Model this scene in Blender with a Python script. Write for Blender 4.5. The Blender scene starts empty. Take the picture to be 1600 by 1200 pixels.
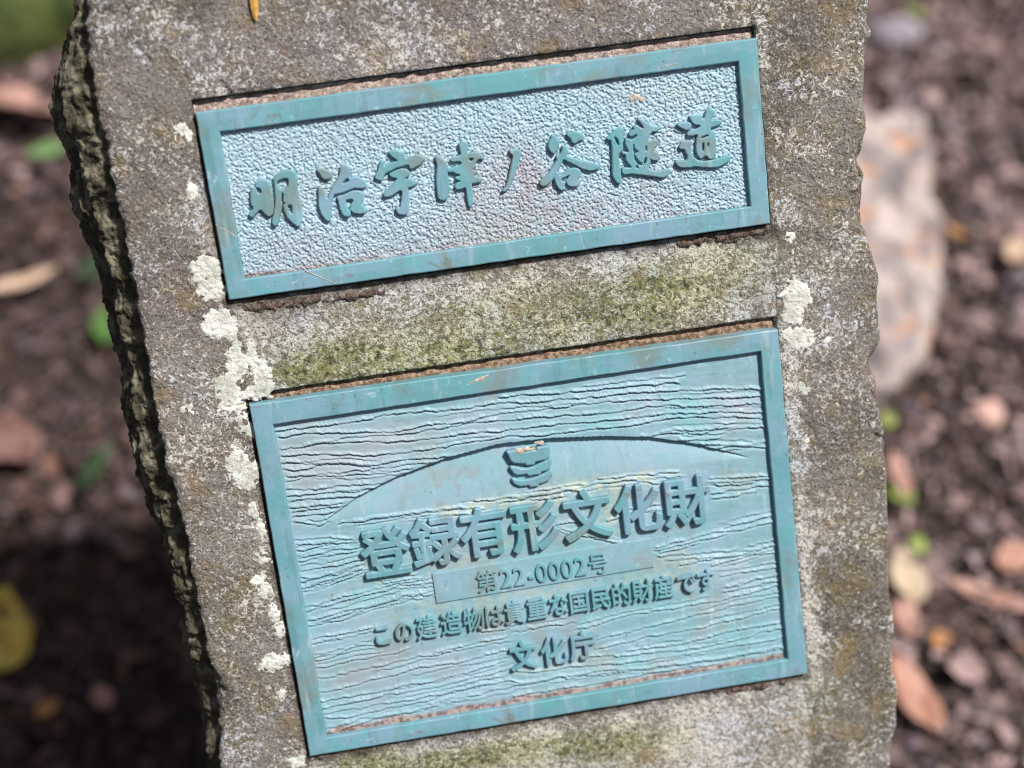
import bpy, bmesh, math, random
import numpy as np
from mathutils import Matrix, Vector
random.seed(7)
scene = bpy.context.scene
COL = scene.collection

# ------------------------------------------------------------------ camera
F = 2200.0                                   # focal length for a 1600 px wide frame
PITCH = math.radians(50); CAM_H = 1.40; SC = CAM_H/1.05
cd = bpy.data.cameras.new('camera'); cam = bpy.data.objects.new('camera', cd); COL.objects.link(cam)
cam.location = (0, 0, CAM_H); cam.rotation_euler = (math.pi/2 - PITCH, 0, 0)
cd.sensor_width = 36; cd.lens = 36*F/1600
cd.clip_start = 0.02; cd.clip_end = 100
cd.dof.use_dof = True; cd.dof.focus_distance = 0.778; cd.dof.aperture_fstop = 2.8
scene.camera = cam
MC = Matrix.Translation((0, 0, CAM_H)) @ Matrix.Rotation(math.pi/2 - PITCH, 4, 'X')

# ------------------------------------------------------------------ light
Lv = Vector((0.42, -0.10, 0.90)).normalized()    # towards the sun
EL = math.asin(Lv.z); AZ = math.atan2(Lv.x, Lv.y)
w = bpy.data.worlds.new('World'); scene.world = w; w.use_nodes = True
nt = w.node_tree; bg = nt.nodes['Background']
sky = nt.nodes.new('ShaderNodeTexSky'); sky.sky_type = 'NISHITA'; sky.sun_disc = False
sky.sun_elevation = EL; sky.sun_rotation = AZ; sky.dust_density = 5.0; sky.air_density = 1.0; sky.ozone_density = 0.6
nt.links.new(sky.outputs[0], bg.inputs[0]); bg.inputs[1].default_value = 0.05
sl = bpy.data.lights.new('sun', 'SUN'); sl.energy = 5.0; sl.angle = math.radians(4.5); sl.color = (1, 0.97, 0.94)
so = bpy.data.objects.new('sun', sl); COL.objects.link(so)
so.rotation_euler = Lv.to_track_quat('Z', 'Y').to_euler()
vs = scene.view_settings; vs.view_transform = 'Standard'; vs.look = 'None'; vs.gamma = 1; vs.exposure = 0.10
scene.cycles.pixel_filter_type = 'BLACKMAN_HARRIS'; scene.cycles.filter_width = 1.05

# ------------------------------------------------------------------ stone frame of reference
rv = Vector((0.22554, 0.09223, 0.13839))
RS = Matrix.Rotation(rv.length, 4, rv.normalized())
MS = MC @ Matrix.Translation((-0.016986, 0.163644, -0.744792)) @ RS    # local x right, y up the face, z out of it
MSI = MS.inverted()
CO = MSI @ Vector((0, 0, CAM_H))
MCI3 = MC.to_3x3(); MSI3 = MSI.to_3x3()

def P(px, py, z=0.0):
    "point of the stone's own frame at height z above the plaque tops"
    d = MSI3 @ (MCI3 @ Vector(((px-800)/F, (600-py)/F, -1)))
    return CO + d*((z-CO.z)/d.z)
def PP(pts, z=0.0): return np.array([P(a, b, z)[:2] for a, b in pts])
def G(px, py, z=0.0):
    "point of the ground"
    d = MCI3 @ Vector(((px-800)/F, (600-py)/F, -1))
    return Vector((0, 0, CAM_H)) + d*((z-CAM_H)/d.z)

# ------------------------------------------------------------------ numpy noise
_T = np.random.RandomState(3).rand(4096).astype(np.float64)*2-1
def _h(ix, iy, iz, s):
    n = (ix*73856093) ^ (iy*19349663) ^ (iz*83492791) ^ (s*2654435)
    n = (n ^ (n >> 13))*1274126177
    return _T[(n ^ (n >> 16)) & 4095]
def noise(x, y, z=0.0, s=0):
    x, y, z = np.broadcast_arrays(np.asarray(x, float), np.asarray(y, float), np.asarray(z, float))
    ix, iy, iz = np.floor(x).astype(np.int64), np.floor(y).astype(np.int64), np.floor(z).astype(np.int64)
    fx, fy, fz = x-ix, y-iy, z-iz
    fx, fy, fz = fx*fx*(3-2*fx), fy*fy*(3-2*fy), fz*fz*(3-2*fz)
    r = 0
    for a in (0, 1):
        for b in (0, 1):
            for c in (0, 1):
                r = r + _h(ix+a, iy+b, iz+c, s)*(fx if a else 1-fx)*(fy if b else 1-fy)*(fz if c else 1-fz)
    return r
def fbm(x, y, z=0.0, s=0, o=4, g=0.5):
    r = 0; a = 1; t = 0
    for k in range(o):
        r = r + a*noise(x*2**k, y*2**k, z*2**k, s+k*17); t += a; a *= g
    return r/t
def sstep(a, b, x):
    t = np.clip((x-a)/(b-a), 0, 1); return t*t*(3-2*t)

# ------------------------------------------------------------------ mesh helpers
def mesh_np(name, v, f, smooth=True):
    v = np.asarray(v, np.float32); f = np.asarray(f, np.int32)
    me = bpy.data.meshes.new(name)
    me.vertices.add(len(v)); me.vertices.foreach_set('co', v.ravel())
    k = f.shape[1]
    me.loops.add(f.size); me.loops.foreach_set('vertex_index', f.ravel())
    me.polygons.add(len(f)); me.polygons.foreach_set('loop_start', np.arange(0, f.size, k, dtype=np.int32))
    me.update(calc_edges=True); me.validate()
    me.polygons.foreach_set('use_smooth', np.full(len(me.polygons), smooth))
    return me
def attr(me, name, vals):
    a = me.attributes.new(name, 'FLOAT', 'POINT'); a.data.foreach_set('value', np.asarray(vals, np.float32).ravel())
def attr_col(me, name, vals):
    a = me.attributes.new(name, 'FLOAT_COLOR', 'POINT')
    c = np.ones((len(vals), 4), np.float32); c[:, :3] = vals; a.data.foreach_set('color', c.ravel())
def gridfaces(nr, nc, keep=None):
    i = np.arange(nr*nc).reshape(nr, nc)
    f = np.stack([i[:-1, :-1], i[:-1, 1:], i[1:, 1:], i[1:, :-1]], -1).reshape(-1, 4)
    return f if keep is None else f[keep.ravel()]
def link(name, me, m, parent=None, mw=None):
    o = bpy.data.objects.new(name, me); COL.objects.link(o)
    if m is not None:
        me.materials.clear(); me.materials.append(m)
    if parent: o.parent = parent
    if mw is not None: o.matrix_world = mw
    return o
def tag(o, label=None, cat=None, group=None, kind=None):
    for k, v in (('label', label), ('category', cat), ('group', group), ('kind', kind)):
        if v: o[k] = v
    return o

# ------------------------------------------------------------------ materials
class NT:
    def __init__(s, name):
        s.m = bpy.data.materials.new(name); s.m.use_nodes = True; s.t = s.m.node_tree
        s.b = s.t.nodes['Principled BSDF']; s.co = s.t.nodes.new('ShaderNodeTexCoord').outputs['Object']
    def n(s, typ, **kw):
        x = s.t.nodes.new(typ)
        for k, v in kw.items(): setattr(x, k, v)
        return x
    def set(s, sock, v):
        if isinstance(v, bpy.types.NodeSocket): s.t.links.new(v, sock)
        else: sock.default_value = (*v, 1) if isinstance(v, tuple) and len(v) == 3 and sock.type == 'RGBA' else v
    def noise(s, scale, detail=3, rough=.55, dist=0.0, off=None, stretch=None):
        x = s.n('ShaderNodeTexNoise'); c = s.co
        if off or stretch:
            mp = s.n('ShaderNodeMapping'); s.t.links.new(c, mp.inputs[0]); c = mp.outputs[0]
            if off: mp.inputs['Location'].default_value = off
            if stretch: mp.inputs['Scale'].default_value = stretch
        s.t.links.new(c, x.inputs['Vector'])
        x.inputs['Scale'].default_value = scale; x.inputs['Detail'].default_value = detail
        x.inputs['Roughness'].default_value = rough; x.inputs['Distortion'].default_value = dist
        return x.outputs['Fac']
    def vor(s, scale, feat='F1'):
        x = s.n('ShaderNodeTexVoronoi', feature=feat); s.t.links.new(s.co, x.inputs['Vector']); x.inputs['Scale'].default_value = scale
        return x.outputs['Distance']
    def ramp(s, v, a, b, lo=0.0, hi=1.0):
        x = s.n('ShaderNodeMapRange', interpolation_type='SMOOTHSTEP'); s.set(x.inputs[0], v)
        for i, q in enumerate((a, b, lo, hi)): s.set(x.inputs[i+1], q)
        return x.outputs[0]
    def math(s, op, a, b=0.0):
        x = s.n('ShaderNodeMath', operation=op); s.set(x.inputs[0], a); s.set(x.inputs[1], b); return x.outputs[0]
    def mix(s, f, a, b, mode='MIX'):
        x = s.n('ShaderNodeMix', data_type='RGBA', blend_type=mode); s.set(x.inputs[0], f); s.set(x.inputs[6], a); s.set(x.inputs[7], b)
        return x.outputs[2]
    def attr(s, name, col=False):
        x = s.n('ShaderNodeAttribute', attribute_name=name); return x.outputs['Color' if col else 'Fac']
    def bump(s, h, strength=.5, dist=.001, normal=None):
        x = s.n('ShaderNodeBump'); s.set(x.inputs['Height'], h); x.inputs['Strength'].default_value = strength
        x.inputs['Distance'].default_value = dist
        if normal is not None: s.t.links.new(normal, x.inputs['Normal'])
        return x.outputs[0]
    def out(s, col, rough=.8, normal=None, spec=.5, metal=0.0):
        s.set(s.b.inputs['Base Color'], col); s.set(s.b.inputs['Roughness'], rough); s.set(s.b.inputs['Metallic'], metal)
        s.b.inputs['Specular IOR Level'].default_value = spec
        if normal is not None: s.t.links.new(normal, s.b.inputs['Normal'])
        return s.m

def mat_stone():
    s = NT('weathered_stone')
    big = s.noise(14, 4); mid = s.noise(55, 4, off=(3, 1, 0))
    col = s.mix(s.ramp(big, .40, .62), (.112, .097, .078), (.200, .182, .162))
    col = s.mix(s.ramp(mid, .48, .66, 0, .75), col, (.155, .125, .062))
    col = s.mix(s.attr('purple'), col, (.24, .20, .23))
    pale = s.attr('pale')
    col = s.mix(s.math('MULTIPLY', pale, .75), col, (.27, .26, .22))
    # mineral grains, light and dark
    fine = s.noise(290, 4, .66, 1.2); fine2 = s.noise(760, 2, .6, .3, off=(9, 2, 4))
    dens = s.ramp(s.noise(30, 4, .65, off=(5, 5, 2)), .36, .64, .625, .505)
    dens = s.math('SUBTRACT', dens, s.math('MULTIPLY', pale, .10))
    light = s.ramp(fine, dens, s.math('ADD', dens, .05))
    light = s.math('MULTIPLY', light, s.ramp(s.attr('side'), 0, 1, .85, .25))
    col = s.mix(s.math('MULTIPLY', light, .9), col, s.mix(s.ramp(s.noise(24, 2, off=(7, 7, 1)), .4, .6), (.70, .66, .60), (.64, .66, .72)))
    col = s.mix(s.ramp(fine2, .37, .46, .75, 0), col, (.055, .046, .038))
    col = s.mix(s.math('MULTIPLY', s.ramp(s.noise(620, 3, .65, .9, off=(6, 1, 6)), .53, .60), .42), col, (.50, .45, .40))
    col = s.mix(s.ramp(s.noise(38, 5, .65, off=(2, 8, 5)), .54, .66, 0, .45), col, (.25, .175, .075))
    moss = s.ramp(s.math('ADD', s.attr('moss'), s.math('MULTIPLY', s.math('SUBTRACT', s.noise(110, 5, .7), .5), 1.4)), .38, .95)
    col = s.mix(s.math('MULTIPLY', moss, s.ramp(s.noise(340, 3, .6, .4, off=(1, 2, 8)), .42, .60, .1, .9)), col, s.mix(s.ramp(s.noise(300, 2), .4, .62), (.050, .056, .022), (.24, .25, .13)))
    col = s.mix(s.math('MULTIPLY', s.attr('moss'), .85), col, (.86, .90, .62), 'MULTIPLY')
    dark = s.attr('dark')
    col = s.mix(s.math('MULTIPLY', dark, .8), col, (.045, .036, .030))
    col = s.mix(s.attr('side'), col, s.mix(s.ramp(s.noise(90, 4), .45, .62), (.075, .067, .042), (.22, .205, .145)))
    hn = s.bump(s.noise(420, 4, .6, .5), 1.0, .0016)
    hn = s.bump(s.noise(110, 4, .6, .3), .7, .0028, hn)
    return s.out(col, .88, hn, .25)

def mat_bronze(name, panel=0.0):
    s = NT(name)
    n1 = s.noise(22, 5, .6, .4); n2 = s.noise(60, 5, .65, .6, off=(2, 7, 1)); n3 = s.noise(130, 4, .6, 1.0, off=(8, 1, 5))
    col = s.mix(s.ramp(n1, .40, .60), (.125, .310, .350), (.190, .335, .420))
    col = s.mix(s.ramp(n2, .50, .66, 0, .65), col, (.105, .345, .375))
    col = s.mix(s.ramp(s.noise(30, 5, .6, .3, off=(1, 9, 3)), .53, .64, 0, .75), col, (.180, .235, .225))
    col = s.mix(s.ramp(s.noise(42, 5, .7, .8, off=(6, 3, 9)), .61, .68, 0, .5), col, (.16, .13, .095))
    col = s.mix(s.ramp(s.noise(150, 4, .6, .2, off=(3, 1, 7), stretch=(1, .13, 1)), .56, .68, 0, .4), col, (.085, .19, .20))
    col = s.mix(s.ramp(s.noise(130, 4, .6, .2, off=(9, 4, 2), stretch=(1, .16, 1)), .58, .70, 0, .45), col, (.36, .50, .52))
    if panel: col = s.mix(panel, col, (.41, .54, .62))
    col = s.mix(s.ramp(n3, .62, .74, 0, .6), col, (.40, .56, .60))
    col = s.mix(s.ramp(s.noise(260, 2, off=(4, 4, 4)), .68, .76, 0, .5), col, (.07, .14, .15))
    col = s.mix(s.ramp(s.vor(75), .03, .09, .6, 0), col, (.07, .13, .13))
    if panel:
        st = s.math('MULTIPLY', s.attr('stain'), s.ramp(s.noise(70, 4), .35, .6, .35, 1))
        col = s.mix(st, col, (.36, .33, .37))
        cr = s.math('MULTIPLY', s.attr('cream'), s.ramp(s.noise(160, 4, .7), .40, .58))
        col = s.mix(cr, col, (.40, .46, .38))
        gd = s.math('MULTIPLY', s.attr('grey'), s.ramp(s.noise(40, 4), .35, .65, .4, 1))
        col = s.mix(gd, col, (.30, .36, .40))
        col = s.mix(s.attr('dirt'), col, s.mix(s.ramp(s.noise(350, 3), .4, .62), (.15, .095, .085), (.40, .30, .27)))
    hn = s.bump(s.noise(500, 3), .25, .0003)
    hn = s.bump(s.noise(70, 3), .25, .0015, hn)
    return s.out(col, s.ramp(n2, .35, .7, .46 if panel > .5 else .48, .70), hn, .5, .08 if panel > .5 else 0.0)

def mat_simple(name, c1, c2, scale=60, c3=None, rough=.75, bump=.4, bdist=.001, bscale=None, spec=.3, attrc=None):
    s = NT(name)
    col = s.mix(s.ramp(s.noise(scale, 4, .6), .40, .62), c1, c2)
    if c3: col = s.mix(s.ramp(s.noise(scale*2.7, 4, .6, off=(3, 3, 3)), .54, .66), col, c3)
    if attrc: col = s.mix(.85, col, s.attr(attrc, True))
    return s.out(col, rough, s.bump(s.noise(bscale or scale*3, 4), bump, bdist), spec)

M_STONE = mat_stone()
M_FRAME = mat_bronze('patinated_bronze')
M_PANEL = mat_bronze('hammered_bronze', .74)
M_GRAIN = mat_bronze('grained_bronze', .26)
M_MORTAR = mat_simple('pink_mortar', (.30, .21, .18), (.56, .45, .39), 380, (.14, .08, .07), .95, .9, .0012)
M_MORTAR2 = mat_simple('brown_mortar', (.16, .095, .06), (.40, .29, .20), 380, (.12, .06, .04), .95, .9, .0012)
M_CRUST = mat_simple('brown_crust', (.06, .042, .035), (.15, .11, .09), 400, (.26, .20, .17), .95, .9, .001)
M_LICHEN = mat_simple('pale_lichen', (.52, .53, .47), (.74, .73, .68), 130, (.36, .38, .30), .95, 1.0, .0012, 420)
M_CREAM = mat_simple('cream_deposit', (.42, .36, .28), (.58, .55, .49), 500, (.26, .16, .10), .95, .9, .0006)

# ------------------------------------------------------------------ plaque geometry
Z_ST = -0.004                                 # stone face, plaques stand 4 mm proud
U_OUT = PP([(304.5, 176), (1182.5, 59), (1204, 349.5), (358, 469)])
U_IN = PP([(343, 206.5), (1154, 96), (1172.5, 323), (381.5, 436.5)])
L_OUT = PP([(389.5, 633), (1216, 515), (1262, 1053), (484, 1182.5)])
L_IN = PP([(427, 664), (1188.5, 549), (1231.5, 1031), (510, 1153)])

def pocket_rect(q, top):
    return (q[:, 0].min()-.0013, q[:, 0].max()+.0006, q[:, 1].min()-.0012, q[:, 1].max()+top)
PK = [pocket_rect(U_OUT, .0062), pocket_rect(L_OUT, .0050)]

# ------------------------------------------------------------------ the stone
LE = [(128, -60), (132, 30), (140, 90), (150, 150), (170, 250), (190, 350), (208, 440), (226, 540), (236, 600), (262, 740), (287, 830), (300, 900), (318, 980), (332, 1060), (342, 1130), (347, 1260)]
LS = [(128, -60), (116, 20), (92, 110), (82, 165), (104, 240), (118, 310), (140, 375), (158, 430), (170, 500), (186, 560), (192, 640), (212, 720), (232, 800), (258, 850), (270, 900), (283, 960), (300, 1040), (320, 1130), (338, 1260)]
RE = [(1352, -60), (1356, 0), (1366, 50), (1352, 110), (1349, 150), (1357, 200), (1345, 250), (1352, 275), (1350, 330), (1357, 380), (1374, 430), (1380, 530), (1371, 575), (1374, 620), (1390, 690), (1388, 780), (1391, 840), (1386, 890), (1397, 960), (1393, 1010), (1404, 1080), (1400, 1140), (1396, 1260)]
le = PP(LE, Z_ST); lsil = PP(LS, -.040); re = PP(RE, Z_ST)
def xat(poly, y):
    q = poly[np.argsort(poly[:, 1])]
    return np.interp(y, q[:, 1], q[:, 0])
y_lo, y_hi = -.452, .092
def spaced(a, b, d): return list(np.linspace(a, b, int(round((b-a)/d))+1))
ys = [-1.45, -1.3, -1.15, -1.0, -.90, -.80, -.74, -.68, -.62, -.57, -.53, -.50, -.475] + spaced(y_lo, y_hi, .00115) + [.10, .115, .13, .145, .16, .17]
for k in PK: ys += [k[2]-.0002, k[2]+.0002, k[3]-.0002, k[3]+.0002]
ys = np.array(sorted(ys))
xi = spaced(-.158, .1595, .00115)
for k in PK: xi += [k[0]-.0002, k[0]+.0002, k[1]-.0002, k[1]+.0002]
xi = np.array(sorted(xi))
Y = ys[:, None]
xl = xat(le, ys); xs_ = xat(lsil, ys); xr = xat(re, ys)
# below the frame the slab runs on straight
lowm = ys < le[:, 1].min(); xl[lowm] = le[-1, 0]+.02*(le[:, 1].min()-ys[lowm]); xs_[lowm] = lsil[-1, 0]-.02*(le[:, 1].min()-ys[lowm])
jit = .0012*fbm(ys*90, 0*ys, s=5, o=4)
xl = xl+jit+.0008*noise(ys*400, 0*ys, s=6); xr = xr+.0012*fbm(ys*45, 0*ys+5, s=8, o=6)
xs_ = xs_+.0035*fbm(ys*50, 0*ys+9, s=9, o=5)
NL, NR, KS = 46, 42, 70
tL = np.linspace(0, 1, NL, endpoint=False)[None, :]
XL = xl[:, None]*(1-tL)+xi[0]*tL
tR = np.linspace(0, 1, NR+1)[None, 1:]
XR = xi[-1]*(1-tR)+xr[:, None]*tR
XF = np.concatenate([XL, np.repeat(xi[None, :], len(ys), 0), XR], 1)
YF = np.repeat(Y, XF.shape[1], 1)
dl = XF-xl[:, None]; dr = xr[:, None]-XF; de = np.minimum(dl, dr)
ZF = Z_ST + .0009*fbm(XF*28, YF*28, s=20, o=3) + .00075*fbm(XF*150, YF*150, s=30, o=4, g=.6)
ZF = ZF-.0030*np.exp(-np.maximum(de, 0)/.0018)*(.6+.4*noise(XF*120, YF*120, s=44))
chips = sstep(.22, .5, fbm(YF*30, XF*25, s=50, o=4)+.55*np.exp(-de/.006)-.15)*np.exp(-de/.007)
ZF = ZF-.0055*chips
# upper left corner broken away along a rising line
ca, cb = P(132, 96, Z_ST), P(205, 26, Z_ST); cc = P(420, 2, Z_ST)
ln1 = (XF-ca.x)*-(cb.y-ca.y)+(YF-ca.y)*(cb.x-ca.x); ln1 = ln1/math.hypot(cb.x-ca.x, cb.y-ca.y)
ln2 = (XF-cb.x)*-(cc.y-cb.y)+(YF-cb.y)*(cc.x-cb.x); ln2 = ln2/math.hypot(cc.x-cb.x, cc.y-cb.y)
broke = np.minimum(ln1, ln2)+.0022*fbm(XF*140, YF*140, s=60)
ZF = ZF-(.0035+.004*fbm(XF*60, YF*60, s=61))*sstep(0, .0016, broke)-.35*np.maximum(broke-.012, 0)
# pale lower corner scar at the right edge
sc = P(1374, 575, Z_ST); ZF = ZF-.010*np.exp(-(((XF-sc.x)/.006)**2+((YF-sc.y)/.007)**2))
sc = P(1345, 255, Z_ST); ZF = ZF-.006*np.exp(-(((XF-sc.x)/.0018)**2+((YF-sc.y)/.009)**2))
for (a, b, c, d, wd, dp) in [(1366, 678, 1392, 694, .0006, .003), (1336, 245, 1347, 275, .0006, .004), (345, 128, 362, 150, .0007, .002), (212, 70, 235, 96, .0005, .0014), (180, 30, 196, 26, .001, .004),
                             (330, 1002, 352, 1016, .0005, .001), (1250, 90, 1262, 120, .0004, .001)]:
    A, B = P(a, b, Z_ST), P(c, d, Z_ST); L = math.hypot(B.x-A.x, B.y-A.y)
    t = np.clip(((XF-A.x)*(B.x-A.x)+(YF-A.y)*(B.y-A.y))/L**2, 0, 1)
    dd = np.hypot(XF-A.x-t*(B.x-A.x), YF-A.y-t*(B.y-A.y))+.0005*noise(XF*500, YF*500, s=70)
    ZF = ZF-dp*np.exp(-(dd/wd)**2)
inp = np.zeros(XF.shape, bool)
for k in PK:
    inside = (XF > k[0]) & (XF < k[1]) & (YF > k[2]) & (YF < k[3]); inp |= inside
    dxe = np.maximum(np.maximum(k[0]-XF, XF-k[1]), np.maximum(k[2]-YF, YF-k[3]))
    ZF = ZF-np.where(dxe > 0, .0007*np.exp(-np.maximum(dxe, 0)/.001)*(1+noise(XF*300, YF*300, s=80)), 0)
ZF = np.where(inp, -.0125, ZF)
edgej = .00045*noise(XF*350, YF*350, s=90)
# the washed band between and below the plaques lies a little lower
band = ((XF > P(385, 520).x) & (XF < P(1215, 450).x) & (YF > PK[1][3]) & (YF < PK[0][2])).astype(float)
ZF = ZF-.0007*band*(~inp)
# sides
tk = np.linspace(0, 1, KS)
prof_x = np.interp(tk, [0, .10, .42, .72, 1], [0, .03, .60, 1.0, .80]); prof_z = np.interp(tk, [0, .10, .42, .72, 1], [0, -.007, -.014, -.036, -.16])
XA = xl[:, None]+(xs_-xl)[:, None]*prof_x[None, ::-1]
ZA = ZF[:, :1]+prof_z[None, ::-1]
YA = np.repeat(Y, KS, 1)
amp = np.minimum(tk[None, ::-1]*8, 1)
lay = fbm(YA*16, ZA*80+YA*10, XA*40, s=101, o=6, g=.58)
XA = XA+amp*(.0045*lay+.0040*np.round(2*noise(YA*22, ZA*60, s=105))/2*.6)
ZA = ZA+amp*.006*fbm(YA*90, ZA*90, s=103, o=5, g=.6)
XA = XA-amp*.0030*np.abs(fbm(YA*70, ZA*240, s=104, o=4, g=.65)); ZA = ZA+amp*.0025*fbm(YA*330, XA*330, ZA*330, s=106, o=3)
XA = XA[:, :-1]; ZA = ZA[:, :-1]; YA = YA[:, :-1]
tk2 = tk[1:]
XB = xr[:, None]+np.interp(tk2, [0, .2, .5, 1], [0, .0005, -.001, -.012])[None, :]
ZB = ZF[:, -1:]-.15*tk2[None, :]**1.3
YB = np.repeat(Y, KS-1, 1)
amp = np.minimum(tk2[None, :]*6, 1)
XB = XB+amp*.0045*fbm(YB*45, ZB*90, s=111, o=5, g=.6)
X3 = np.concatenate([XA, XF, XB], 1); Y3 = np.concatenate([YA, YF, YB], 1); Z3 = np.concatenate([ZA, ZF, ZB], 1)
nr, nc = X3.shape
verts = np.stack([X3, Y3, Z3], -1).reshape(-1, 3)
faces = gridfaces(nr, nc)
wrap = np.array([[r*nc+nc-1, r*nc, (r+1)*nc, (r+1)*nc+nc-1] for r in range(nr-1)])
tc = len(verts); verts = np.vstack([verts, [[0, ys[-1]+.01, -.07], [0, ys[0], -.07]]])
top = np.array([[(nr-1)*nc+i, (nr-1)*nc+(i+1) % nc, tc, tc] for i in range(nc)])
me = bpy.data.meshes.new('stone_marker')
me_f = [tuple(q) for q in np.vstack([faces, wrap])]+[tuple(q[:3]) for q in top]
del me_f
fc = np.vstack([faces, wrap])
tri = top[:, :3]
V = verts.astype(np.float32)
me.vertices.add(len(V)); me.vertices.foreach_set('co', V.ravel())
lv = np.concatenate([fc.ravel(), tri.ravel()]).astype(np.int32)
ls = np.concatenate([np.arange(0, fc.size, 4), fc.size+np.arange(0, tri.size, 3)]).astype(np.int32)
me.loops.add(len(lv)); me.loops.foreach_set('vertex_index', lv)
me.polygons.add(len(ls)); me.polygons.foreach_set('loop_start', ls)
me.update(calc_edges=True); me.validate()
me.polygons.foreach_set('use_smooth', np.ones(len(me.polygons), bool))
VX, VY, VZ = V[:, 0].astype(float), V[:, 1].astype(float), V[:, 2].astype(float)
def blob(px, py, rx, ry, w=1.0):
    c = P(px, py, Z_ST); k = .00036
    return w*np.exp(-(((VX-c.x)/(rx*k))**2+((VY-c.y)/(ry*k))**2))
wob = .006*fbm(VX*60, VY*60, s=130)
moss = sum(blob(*b) for b in [(600, 570, 150, 28, 1.1), (500, 560, 90, 40, .8), (860, 520, 260, 60, .65), (1020, 450, 120, 60, .7), (720, 480, 150, 40, .45), (1180, 410, 70, 60, .5), (650, 430, 200, 20, .3),
                              (700, 1190, 260, 30, 1.0), (960, 1170, 120, 35, .8), (560, 1185, 90, 25, .6), (1290, 1090, 60, 60, .6), (1130, 560, 30, 10, .5), (1300, 320, 50, 120, .22), (250, 330, 60, 80, .2), (330, 180, 30, 40, .1), (1330, 800, 40, 200, .2)])
inx = sstep(0, .004, VX-P(372, 520).x+wob)*sstep(0, .004, P(1222, 450).x-VX+wob)
pale = inx*sstep(-.003, .003, PK[0][2]-VY+.3*wob)*sstep(-.003, .001, VY-PK[1][3])
inx2 = sstep(0, .005, VX-P(470, 1190).x+wob)*sstep(0, .006, P(1268, 1100).x-VX+wob)
pale = np.maximum(pale, inx2*sstep(0, .004, PK[1][2]-VY+.3*wob))
pale = np.maximum(pale, .9*np.exp(-((VX-P(1255, 800).x-0.0*VY-.14*0)/.006)**2)*((VY < PK[1][3]) & (VY > PK[1][2]-.01)))
for b in [(330, 300, 40, 130, .6), (250, 560, 60, 60, .35), (330, 640, 60, 70, .5), (1235, 330, 30, 60, .6), (1180, 120, 40, 60, .35), (620, 70, 90, 40, .4), (860, 40, 200, 30, .3), (390, 840, 40, 120, .5), (1260, 470, 60, 120, .5)]:
    pale = np.maximum(pale, blob(*b))
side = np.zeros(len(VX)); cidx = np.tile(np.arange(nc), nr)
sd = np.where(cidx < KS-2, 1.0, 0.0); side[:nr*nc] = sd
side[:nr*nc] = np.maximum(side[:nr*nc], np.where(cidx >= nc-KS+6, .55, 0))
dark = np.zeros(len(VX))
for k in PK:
    d = np.abs(VY-(k[2]-.002)); dark += np.exp(-(d/.0035)**2)*((VX > k[0]-.002) & (VX < k[1]+.003))*(.75+.5*noise(VX*200, VY*200, s=133))  # stone colour darkened under each plaque, where its shadow falls
    dark += .6*np.exp(-(np.maximum(k[0]-VX, 0)/.003)**2)*((VX < k[0]+.001) & (VY > k[2]-.004) & (VY < k[3]))  # same painted shadow along the plaque's left side
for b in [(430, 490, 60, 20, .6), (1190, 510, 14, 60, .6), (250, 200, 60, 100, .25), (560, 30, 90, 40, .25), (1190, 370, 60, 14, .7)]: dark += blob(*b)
purple = sum(blob(*b) for b in [(1120, 1120, 110, 50, .8), (420, 540, 40, 30, .4), (700, 60, 420, 70, .55), (1290, 500, 60, 300, .3), (250, 450, 80, 250, .35), (900, 430, 200, 25, .3)])
attr(me, 'moss', np.clip(moss, 0, 1)); attr(me, 'pale', np.clip(pale, 0, 1)); attr(me, 'side', side)
attr(me, 'dark', np.clip(dark, 0, 1)); attr(me, 'purple', np.clip(purple, 0, 1))
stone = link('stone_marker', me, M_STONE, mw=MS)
tag(stone, 'upright rough grey-brown stone slab with moss, lichen and two bronze plaques set into it', 'stone marker')

# mortar beds in the pockets
for i, k in enumerate(PK):
    gx = np.arange(k[0]+.0003, k[1]-.0003, .0009); gy = np.array(list(np.arange(k[2]+.0003, k[3]-.009, .008))+list(np.arange(k[3]-.009, k[3]-.0001, .0007)))
    XX, YY = np.meshgrid(gx, gy)
    ZZ = -.0074+.0011*fbm(XX*350, YY*350, s=140+i, o=3)+.0008*fbm(XX*60, YY*60, s=144+i)-.0022*sstep(k[3]-.0032, k[3]-.0008, YY+.0008*noise(XX*200, YY*0, s=147))
    ZZ = np.where(YY < k[3]-.0095, -.0088, ZZ)
    n0 = XX.shape
    m = mesh_np('mortar', np.stack([XX, YY, ZZ], -1).reshape(-1, 3), gridfaces(*n0))
    link('mortar', m, (M_MORTAR, M_MORTAR2)[i], stone)

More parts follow.
